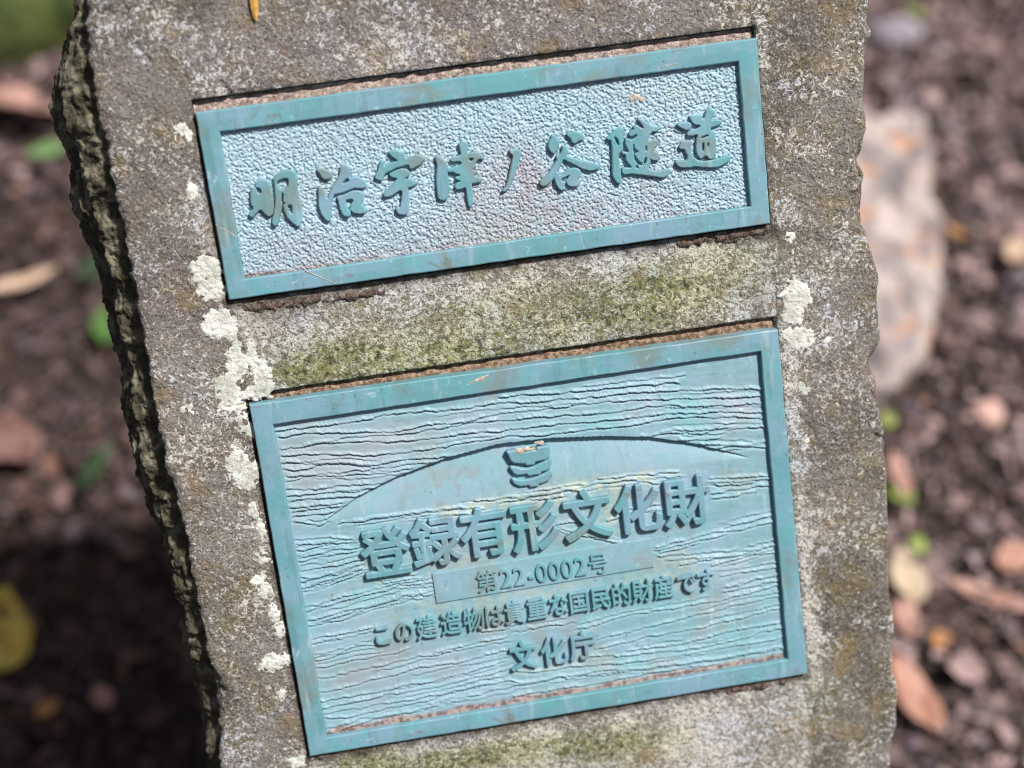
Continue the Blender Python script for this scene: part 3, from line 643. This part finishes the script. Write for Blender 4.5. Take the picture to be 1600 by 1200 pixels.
mound('dirt_speck', [(812, 705, 7, 3), (822, 702, 8, 3), (843, 693, 4, 3)], M_CREAM, h=.0007, seed=50, z0=ZL+.0018, parent=lp, off=lorg, rag=.0012, step=.0004)

# number plate
nq = PP([(675, 897), (1016, 841), (1022, 886), (682, 943)], ZL+.0010)
bm = bmesh.new()
t = [bm.verts.new((x-lorg.x, y-lorg.y, ZL+.0010-lorg.z)) for x, y in nq]; b = [bm.verts.new((x-lorg.x, y-lorg.y, ZL-.001-lorg.z)) for x, y in nq]
bm.faces.new(t[::-1])
for i in range(4): bm.faces.new((t[i], t[(i+1) % 4], b[(i+1) % 4], b[i]))
bmesh.ops.recalc_face_normals(bm, faces=bm.faces)
bmesh.ops.bevel(bm, geom=[e for e in bm.edges if all(v in t for v in e.verts)], offset=.0003, segments=2, profile=.5, affect='EDGES')
m = bpy.data.meshes.new('number_plate'); bm.to_mesh(m); bm.free()
link('number_plate', m, M_GRAIN, lp)

# cast lettering
slope_v = None
def cast(ch, px, py, sx, sy, zb, zt, bold, name='cast_character', bevel=None, rnd=0.0):
    bevel = (.0007 if sx > .02 else .00032)
    c = bpy.data.curves.new(name, 'FONT'); c.body = ch; c.size = 1; c.resolution_u = 4
    o = bpy.data.objects.new(name, c); COL.objects.link(o)
    m = bpy.data.meshes.new_from_object(o.evaluated_get(bpy.context.evaluated_depsgraph_get()))
    bpy.data.objects.remove(o); bpy.data.curves.remove(c)
    bm = bmesh.new(); bm.from_mesh(m); bmesh.ops.remove_doubles(bm, verts=bm.verts, dist=1e-5)
    seg = np.array([[e.verts[0].co[:2], e.verts[1].co[:2]] for e in bm.edges if len(e.link_faces) == 1]); bm.free(); bpy.data.meshes.remove(m)
    cx, cy = (.5, .38) if ord(ch) > 255 else ((seg[..., 0].min()+seg[..., 0].max())/2, .36)
    p = P(px, py, zt)
    seg = (seg-np.array([cx, cy]))*np.array([sx, sy])+np.array([p.x, p.y])
    st = .00017 if sx > .02 else .00012
    gx = np.arange(seg[..., 0].min()-.0018, seg[..., 0].max()+.0018, st); gy = np.arange(seg[..., 1].min()-.0018, seg[..., 1].max()+.0018, st)
    A, B = np.meshgrid(gx, gy); d = np.full(A.shape, 1e9); ins = np.zeros(A.shape, bool)
    for a, b in seg:
        e = b-a; l = e@e
        if l < 1e-14: continue
        t = np.clip(((A-a[0])*e[0]+(B-a[1])*e[1])/l, 0, 1)
        d = np.minimum(d, (A-a[0]-t*e[0])**2+(B-a[1]-t*e[1])**2)
        if a[1] != b[1]: ins ^= ((a[1] > B) != (b[1] > B)) & (A < (b[0]-a[0])*(B-a[1])/(b[1]-a[1])+a[0])
    S = np.where(ins, -1, 1)*np.sqrt(d)-bold*sy+.00006*noise(A*500, B*500, s=360)
    S[0, :] = S[-1, :] = 1; S[:, 0] = S[:, -1] = 1
    m = solid_from_loops(name, contours(S+bevel, gx, gy), (zt+zb)/2, (zt-zb)/2, bevel, lorg)
    return link(name, m, M_FRAME, lp)
for ch, (x, y) in zip('登録有形文化財', [(603, 864), (680, 847), (757, 832), (836, 823), (918, 806), (997, 795), (1074, 784)]):
    cast(ch, x, y, .0282, .0305, ZL-.0015, ZL+.0036, .034)
zn = ZL+.0010
for ch, x, sx in [('第', 761, .0128), ('2', 790, .0142), ('2', 811, .0142), ('-', 829.5, .012), ('0', 846, .0142), ('0', 866, .0142), ('0', 886, .0142), ('2', 906.5, .0142), ('号', 935, .0125)]:
    cast(ch, x, 904-.16*(x-789), sx, .0135 if ord(ch) > 255 else .0158, zn-.0005, zn+.0014, .018 if ord(ch) > 255 else .016)
for ch, x in zip('この建造物は貴重な国民的財産です', [598, 632, 667, 705, 741, 772, 804, 839, 873, 905, 939, 971, 1004, 1038, 1073, 1104]):
    cast(ch, x, 993-.17*(x-598), .0126, .0142, ZL-.0015, ZL+.0028, .022)
for ch, x, y in [('文', 818, 1026), ('化', 866, 1018), ('庁', 911, 1010)]:
    cast(ch, x, y, .0162, .0180, ZL-.0015, ZL+.0030, .028)

# deposits and scratches on the plaques
mound('deposit', [(994, 152, 7, 5), (986, 156, 4, 4), (1002, 155, 5, 4)], M_CREAM, h=.0006, seed=51, z0=ZU+.0002, parent=up, off=uorg, rag=.0012, step=.0004)
def scratch(px, z, r, mat, parent, org):
    q = [P(a, b, z) for a, b in px]; bm = bmesh.new(); rows = []
    n = len(q)
    for i, p in enumerate(q):
        d = (q[min(i+1, n-1)]-q[max(i-1, 0)]).normalized(); s = Vector((-d.y, d.x, 0)); w_ = 1.5*r*(.4+.9*random.random())*(0.3 if i in (0, n-1) else 1)
        rows.append([bm.verts.new(p-org+s*w_+Vector((0, 0, -.0002))), bm.verts.new(p-org+Vector((0, 0, .00022))), bm.verts.new(p-org-s*w_+Vector((0, 0, -.0002)))])
    for a, b in zip(rows, rows[1:]):
        for k in (0, 1): bm.faces.new((a[k], a[k+1], b[k+1], b[k]))
    bmesh.ops.recalc_face_normals(bm, faces=bm.faces)
    m = bpy.data.meshes.new('scratch'); bm.to_mesh(m); bm.free(); return link('scratch', m, mat, parent)
scratch([(337, 351), (346, 357), (352, 359), (361, 365), (370, 371)], .0001, .0007, M_CREAM, up, uorg)
scratch([(476, 423), (488, 428), (500, 433), (512, 438), (524, 444)], .0001, .0004, M_CREAM, up, uorg)
scratch([(500, 436), (520, 428), (552, 417), (568, 412)], -.0003, .0004, M_CREAM, up, uorg)
scratch([(1032, 106), (1040, 103), (1052, 101), (1060, 99)], .0001, .0005, M_CREAM, up, uorg)
scratch([(730, 602), (740, 596), (752, 592), (766, 586)], .0001, .0007, M_CREAM, lp, lorg)

# orange needle leaf lying on the stone top
bm = bmesh.new(); rows = []
ax = [P(396, -14, Z_ST+.003), P(397, 0, Z_ST+.0028), P(398, 12, Z_ST+.0022), P(399, 26, Z_ST+.0014), P(400, 33, Z_ST+.001)]
org = P(398, 10, Z_ST)
for p, w_ in zip(ax, (.0018, .0022, .002, .0013, .0002)):
    rows.append([bm.verts.new(p-org+Vector((-w_, 0, 0))), bm.verts.new(p-org+Vector((0, 0, .0006))), bm.verts.new(p-org+Vector((w_, 0, 0))), bm.verts.new(p-org+Vector((0, 0, -.0003)))])
for a, b in zip(rows, rows[1:]):
    for k in range(4): bm.faces.new((a[k], a[(k+1) % 4], b[(k+1) % 4], b[k]))
bm.faces.new(rows[0]); bm.faces.new(rows[-1][::-1]); bmesh.ops.recalc_face_normals(bm, faces=bm.faces)
m = bpy.data.meshes.new('needle_leaf'); bm.to_mesh(m); bm.free()
nl = link('needle_leaf', m, mat_simple('orange_needle', (.55, .30, .06), (.72, .45, .12), 300, None, .6), mw=MS @ Matrix.Translation(org))
tag(nl, 'small pointed orange-yellow leaf tip lying on the stone above the upper plaque', 'leaf')

# ------------------------------------------------------------------ ground
def axis(lim, fine, d1, d2):
    a = list(np.arange(0, fine, d1)); x = fine
    while x < lim: a.append(x); x += d2; d2 *= 1.15
    a.append(lim); return a
ax_ = axis(6, 1.0, .012, .03); gx = np.array([-v for v in ax_[:0:-1]]+ax_); gy = gx+1.0
XX, YY = np.meshgrid(gx, gy)
near = np.exp(-(np.hypot(XX, YY-1.1)/1.6)**4)
def ghf(x, y): return .030*fbm(x*5, y*5, s=500, o=4)+.010*fbm(x*30, y*30, s=501, o=3)
ZZ = ghf(XX, YY)*(.3+.7*near)
m = mesh_np('forest_floor', np.stack([XX, YY, ZZ], -1).reshape(-1, 3), gridfaces(*XX.shape))
tag(link('forest_floor', m, mat_simple('dark_soil', (.018, .013, .012), (.05, .036, .032), 40, (.13, .095, .08), .95, 1.0, .006, 90)), kind='structure')

rs = np.random.RandomState(11)
pal = np.array([(.19, .12, .10), (.11, .07, .06), (.33, .22, .19), (.24, .18, .17), (.42, .29, .25), (.15, .12, .13), (.07, .045, .04), (.30, .25, .26), (.38, .21, .14), (.50, .40, .36), (.12, .075, .05)])
pw = np.array([.16, .17, .10, .13, .06, .10, .12, .06, .03, .03, .04]); pw /= pw.sum()
LVt, LFt, LCt = [], [], []; base = 0
NP = 27000
U = np.linspace(0, 1, 5)
for i in range(NP):
    x = rs.uniform(-1.05, 1.05); y = rs.uniform(.35, 2.8)
    kind = rs.rand(); yaw = rs.uniform(0, 2*np.pi)
    z = ghf(x, y)+rs.uniform(0, .018)
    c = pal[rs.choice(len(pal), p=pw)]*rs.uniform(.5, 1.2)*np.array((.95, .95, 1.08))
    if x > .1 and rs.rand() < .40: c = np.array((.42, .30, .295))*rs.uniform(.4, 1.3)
    if x < -.08: c = c*(.55 if y < 1.5 else .85)*np.array((1.08, .98, .95))  # shade left of the stone, painted into the litter tint
    tilt = rs.normal(0, .45); tilt2 = rs.normal(0, .45)
    if kind < .70:      # curled leaf scrap
        L = rs.uniform(.010, .055)*rs.uniform(.35, 1); W = L*rs.uniform(.3, .75); cu = rs.uniform(-1.2, 1.6)
        prof = np.sin(np.pi*np.clip(U*.94+.03, 0, 1))**.7*(1+.25*rs.randn(5))
        P_ = []
        for k, u in enumerate(U):
            for s_ in (-1, 0, 1):
                P_.append(((u-.5)*L, s_*W*.5*prof[k], cu*L*((u-.5)**2)+abs(s_)*W*rs.uniform(.0, .35)))
        P_ = np.array(P_); fcs = [(k*3+j, k*3+j+1, k*3+j+4, k*3+j+3) for k in range(4) for j in (0, 1)]
    elif kind < .86:    # twig
        L = rs.uniform(.015, .09); r = rs.uniform(.0006, .0022); P_ = []
        bend = rs.normal(0, .12)
        for u in (0, .5, 1):
            for a in range(4): P_.append(((u-.5)*L, r*math.cos(a*1.57)+bend*L*(u-.5)**2, r*math.sin(a*1.57)))
        P_ = np.array(P_); fcs = [(k*4+a, k*4+(a+1) % 4, k*4+4+(a+1) % 4, k*4+4+a) for k in (0, 1) for a in range(4)]
    else:               # crumb or pebble
        r = rs.uniform(.002, .010); P_ = []
        for ph, rr in ((-.9, .5), (-.2, 1), (.5, .85), (1.1, .35)):
            for a in range(5):
                q = r*(1+.3*rs.randn()*.6); P_.append((q*rr*math.cos(a*1.2566), q*rr*math.sin(a*1.2566), r*.8*ph))
        P_ = np.array(P_); fcs = [(k*5+a, k*5+(a+1) % 5, k*5+5+(a+1) % 5, k*5+5+a) for k in range(3) for a in range(5)]+[(15, 16, 17, 18)]
        c = c*.9
    ct, st = math.cos(tilt), math.sin(tilt); c2, s2 = math.cos(tilt2), math.sin(tilt2); cy_, sy_ = math.cos(yaw), math.sin(yaw)
    Rm = np.array([[cy_, -sy_, 0], [sy_, cy_, 0], [0, 0, 1]]) @ np.array([[1, 0, 0], [0, ct, -st], [0, st, ct]]) @ np.array([[c2, 0, s2], [0, 1, 0], [-s2, 0, c2]])
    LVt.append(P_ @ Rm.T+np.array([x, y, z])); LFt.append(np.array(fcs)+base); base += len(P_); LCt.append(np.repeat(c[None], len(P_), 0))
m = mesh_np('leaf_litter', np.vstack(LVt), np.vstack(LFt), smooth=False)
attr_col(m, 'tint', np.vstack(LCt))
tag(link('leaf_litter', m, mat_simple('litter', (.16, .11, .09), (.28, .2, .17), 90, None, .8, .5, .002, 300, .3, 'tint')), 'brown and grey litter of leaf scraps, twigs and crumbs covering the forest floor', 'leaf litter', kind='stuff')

# single fallen leaves, sprouts and rocks
def leaf_mesh(L, W, curl=.5, fold=.3, seed=0, th=.0006, wavy=.12):
    r = np.random.RandomState(seed); nu, nv = 13, 9
    u = np.linspace(0, 1, nu); v = np.linspace(-1, 1, nv)
    UU, VV = np.meshgrid(u, v, indexing='ij')
    pr = (np.sin(np.pi*np.clip(UU, .02, .985)**.8))**.75*(1+.10*noise(UU*7, np.sign(VV)*3, s=seed))
    x = (UU-.5)*L; y = VV*.5*W*pr
    z = curl*L*((UU-.5)**2)*1.2+fold*np.abs(y)+wavy*W*noise(UU*4, VV*2, s=seed+5)-.0*UU
    top = np.stack([x, y, z+th/2], -1).reshape(-1, 3); bot = np.stack([x, y, z-th/2], -1).reshape(-1, 3)
    n = nu*nv; f = gridfaces(nu, nv); fs = [f, f[:, ::-1]+n]
    ring = [i*nv for i in range(nu)]+[(nu-1)*nv+j for j in range(1, nv)]+[i*nv+nv-1 for i in range(nu-2, -1, -1)]+[j for j in range(nv-2, 0, -1)]
    rim = np.array([[ring[i], ring[(i+1) % len(ring)], ring[(i+1) % len(ring)]+n, ring[i]+n] for i in range(len(ring))])
    return mesh_np('fallen_leaf', np.vstack([top, bot]), np.vstack([fs[0], fs[1], rim]))
def place(o, px, py, lift, yaw, tilt=(0, 0)):
    g = G(px, py, lift); o.matrix_world = Matrix.Translation(g) @ Matrix.Rotation(math.radians(yaw), 4, 'Z') @ Matrix.Rotation(math.radians(tilt[0]), 4, 'X') @ Matrix.Rotation(math.radians(tilt[1]), 4, 'Y')
def mleaf(name, a, b): return mat_simple(name, a, b, 60, tuple(.55*q for q in a), .6, .6, .001, 250, .4)
ML = {'pink': mleaf('pink_brown_leaf', (.34, .18, .14), (.48, .29, .24)), 'yellow': mleaf('yellow_leaf', (.58, .42, .06), (.70, .55, .14)), 'tan': mleaf('tan_leaf', (.45, .30, .20), (.62, .46, .34)),
      'red': mleaf('red_brown_leaf', (.13, .065, .055), (.22, .12, .10)), 'green': mleaf('green_leaf', (.055, .13, .025), (.10, .20, .045)), 'deep_green': mleaf('deep_green_leaf', (.010, .030, .006), (.025, .06, .012)), 'light_green': mleaf('light_green_leaf', (.10, .21, .06), (.16, .28, .09)), 'lime': mleaf('lime_leaf', (.20, .26, .05), (.28, .34, .09)), 'salmon': mleaf('salmon_leaf', (.36, .17, .12), (.48, .27, .20)),
      'cream': mleaf('cream_leaf', (.46, .36, .24), (.58, .46, .34)), 'orange': mleaf('orange_leaf', (.42, .19, .06), (.55, .30, .12))}
LF = [ # px, py, length, width, yaw, tilt, curl, material, label
 (38, 172, .095, .075, 150, (25, 0), .7, 'pink', 'curled pinkish-brown leaf left of the stone, under the mossy rock'),
 (78, 234, .050, .016, 25, (20, 0), .3, 'light_green', 'small light green leaf just below the pinkish-brown leaf on the left'),
 (38, 440, .070, .017, 28, (10, 0), .5, 'tan', 'narrow tan leaf scrap on the soil at the left edge'),
 (8, 690, .055, .070, 80, (15, 0), .4, 'red', 'rounded reddish-brown leaf at the left edge, above the yellow leaf'),
 (2, 985, .085, .050, 100, (30, 0), .3, 'yellow', 'bright yellow leaf at the lower left edge of the picture'),
 (75, 1106, .022, .014, 40, (0, 0), .3, 'orange', 'tiny orange leaf scrap below the yellow leaf'),
 (160, 1090, .026, .018, 120, (10, 0), .4, 'pink', 'small dull pink leaf scrap right of the tiny orange one'),
 (140, 420, .034, .022, 80, (30, 0), .4, 'deep_green', 'upper of the bright green leaves close to the stone'"'"'s left side'),
 (160, 510, .050, .022, 100, (35, 0), .4, 'green', 'middle of the bright green leaves close to the stone'"'"'s left side'),
 (150, 725, .058, .015, 70, (35, 0), .4, 'deep_green', 'lowest and darkest green leaf close to the stone'"'"'s left side'),
 (1388, 656, .016, .016, 20, (20, 0), .3, 'lime', 'small yellow-green leaf against the right edge of the stone'),
 (1404, 775, .028, .022, 130, (20, 0), .3, 'lime', 'larger yellow-green leaf over the pink leaf right of the stone'),
 (1434, 850, .020, .017, 60, (20, 0), .3, 'lime', 'yellow-green leaf over the cream leaf right of the stone'),
 (1404, 740, .050, .022, 95, (15, 0), .3, 'pink', 'narrow pink leaf behind the right edge of the stone'),
 (1414, 900, .055, .034, 95, (20, 0), .15, 'cream', 'cream leaf with pink end right of the stone'),
 (1412, 965, .040, .026, 80, (20, 0), .4, 'pink', 'pink leaf just below the cream leaf right of the stone'),
 (1424, 1085, .070, .036, 110, (20, 0), .4, 'salmon', 'large salmon-orange leaf at the lower right of the stone'),
 (1492, 362, .024, .012, 140, (0, 0), .3, 'orange', 'bright orange leaf scrap beside the pale rock'),
 (1430, 18, .030, .014, 140, (0, 0), .3, 'lime', 'green-brown leaf at the top, right of the stone'),
 (1540, 930, .075, .018, 155, (0, 0), .3, 'pink', 'long pink leaf scrap lying on the litter at the lower right'),
 (1590, 390, .045, .028, 60, (0, 0), .4, 'tan', 'tan leaf at the right edge of the picture'),
 (1585, 870, .040, .026, 30, (10, 0), .4, 'salmon', 'reddish leaf scrap at the right edge, lower half'),
 (1472, 1000, .020, .016, 30, (10, 0), .4, 'orange', 'small orange scrap above the salmon leaf at lower right'),
]
for i, (px, py, L, W, yaw, tl, cu, mt, lab) in enumerate(LF):
    m = leaf_mesh(L*SC, W*SC, cu*.6, .25, seed=i+3); o = link('fallen_leaf', m, ML[mt]); place(o, px, py, .034, yaw, tl)
    tag(o, lab, 'leaf', 'single leaves on the ground round the stone')

def rock_mesh(name, sx, sy, sz, seed=0, amp=.22, sub=5):
    bm = bmesh.new(); bmesh.ops.create_icosphere(bm, subdivisions=sub, radius=1)
    co = np.array([v.co for v in bm.verts])
    n1 = fbm(co[:, 0]*1.3+seed, co[:, 1]*1.3, co[:, 2]*1.3, s=seed, o=5)
    bx = np.abs(co).max(1)[:, None]; co2 = co*(.55+.45/bx*.8)*(1+amp*n1)[:, None]*np.array([sx, sy, sz])*SC
    for v, c in zip(bm.verts, co2): v.co = c
    m = bpy.data.meshes.new(name); bm.to_mesh(m); bm.free()
    m.polygons.foreach_set('use_smooth', np.ones(len(m.polygons), bool)); return m
def rock(px, py, lift, s, yaw, mat, label, seed, name='rock', cat='rock'):
    o = link(name, rock_mesh(name, *s, seed=seed), mat); place(o, px, py, lift, yaw); tag(o, label, cat); return o
s_ = NT('pale_rock')
col = s_.mix(s_.ramp(s_.noise(18, 4), .4, .6), (.26, .225, .225), (.50, .42, .385)); col = s_.mix(s_.ramp(s_.noise(22, 4, off=(2, 2, 2)), .56, .66), col, (.52, .27, .16)); col = s_.mix(s_.ramp(s_.noise(40, 3, off=(6, 1, 2)), .62, .7, 0, .7), col, (.16, .12, .12))
MPR = s_.out(col, .85, s_.bump(s_.noise(80, 4), .6, .004), .3)
def boulder(name, outline, hgt, mat, label, seed, cat='rock', step=.004):
    q = np.array([G(a, b, .04)[:2] for a, b in outline]); c = q.mean(0)
    A, B = np.meshgrid(np.arange(q[:, 0].min()-.02, q[:, 0].max()+.02, step), np.arange(q[:, 1].min()-.02, q[:, 1].max()+.02, step))
    S = sdf_poly(q, A, B)+.018*fbm(A*22, B*22, s=seed, o=5, g=.6)
    top = hgt*(1-np.exp(-np.maximum(-S, 0)/.006))+np.where(S > 0, -S*3, 0)
    Zb = ghf(A, B)-.01+top*(1+.35*fbm(A*22, B*22, s=seed+3, o=4))+.009*np.round(3*noise(A*14, B*14, s=seed+6))*np.clip(-S/.02, 0, 1)
    keep = (S[:-1, :-1] < .012)
    m = mesh_np(name, np.stack([A-c[0], B-c[1], Zb], -1).reshape(-1, 3), gridfaces(*A.shape, keep=keep))
    bm = bmesh.new(); bm.from_mesh(m); bmesh.ops.delete(bm, geom=[v for v in bm.verts if not v.link_faces], context='VERTS'); bm.to_mesh(m); bm.free()
    o = link(name, m, mat, mw=Matrix.Translation((c[0], c[1], 0))); tag(o, label, cat); return o
boulder('rock', [(1290, 175), (1400, 168), (1450, 172), (1462, 240), (1458, 300), (1482, 350), (1486, 410), (1474, 470), (1462, 530), (1420, 565), (1385, 600), (1340, 640), (1290, 500)], .05, MPR,
        'large pale pinkish-grey rock with orange patches behind the right side of the stone', 601)
rock(1398, 60, .015, (.036, .028, .022), 20, mat_simple('grey_violet_rock', (.22, .19, .22), (.36, .31, .34), 30), 'grey-violet stone at the top, right of the slab', 5)
rock(0, 20, .03, (.15, .12, .09), 35, mat_simple('mossy_rock', (.045, .065, .016), (.11, .13, .035), 22, (.03, .035, .015), .95, .8, .004, 120), 'dark green mossy rock in the upper left corner', 6)
rock(1542, 650, .015, (.016, .014, .012), 20, mat_simple('pink_pebble', (.55, .32, .28), (.66, .44, .38), 40), 'pale pink pebble on the litter at the right', 7, 'pebble', 'pebble')
rock(1470, 82, .01, (.018, .014, .012), 60, mat_simple('grey_pebble', (.30, .25, .26), (.42, .36, .37), 40), 'small grey pebble near the top right', 9, 'pebble', 'pebble')
# a dark stick beside the pale rock
def stick(pts, r, mat, label, px=None):
    bm = bmesh.new(); rows = []
    q = [G(a, b, .03+.004*i) for i, (a, b) in enumerate(pts)]; org = q[0]
    for i, p in enumerate(q):
        d = (q[min(i+1, len(q)-1)]-q[max(i-1, 0)]).normalized(); u = d.cross(Vector((0, 0, 1))).normalized(); v = u.cross(d); rr = r*(1-.4*i/len(q))
        rows.append([bm.verts.new(p-org+u*rr*math.cos(a*1.047)+v*rr*math.sin(a*1.047)) for a in range(6)])
    for a, b in zip(rows, rows[1:]):
        for k in range(6): bm.faces.new((a[k], a[(k+1) % 6], b[(k+1) % 6], b[k]))
    bm.faces.new(rows[0]); bm.faces.new(rows[-1]); bmesh.ops.recalc_face_normals(bm, faces=bm.faces)
    m = bpy.data.meshes.new('stick'); bm.to_mesh(m); bm.free(); o = link('stick', m, mat, mw=Matrix.Translation(org)); tag(o, label, 'stick', 'sticks lying on the ground')
MST = mat_simple('dark_bark', (.05, .035, .03), (.12, .08, .06), 80)
stick([(1462, 312), (1478, 330), (1500, 350), (1525, 362)], .004, MST, 'short dark stick beside the pale rock right of the stone')
stick([(1420, 110), (1470, 104), (1530, 110)], .003, mat_simple('pale_bark', (.28, .2, .18), (.4, .3, .27), 80), 'thin pale stick lying level near the top right')
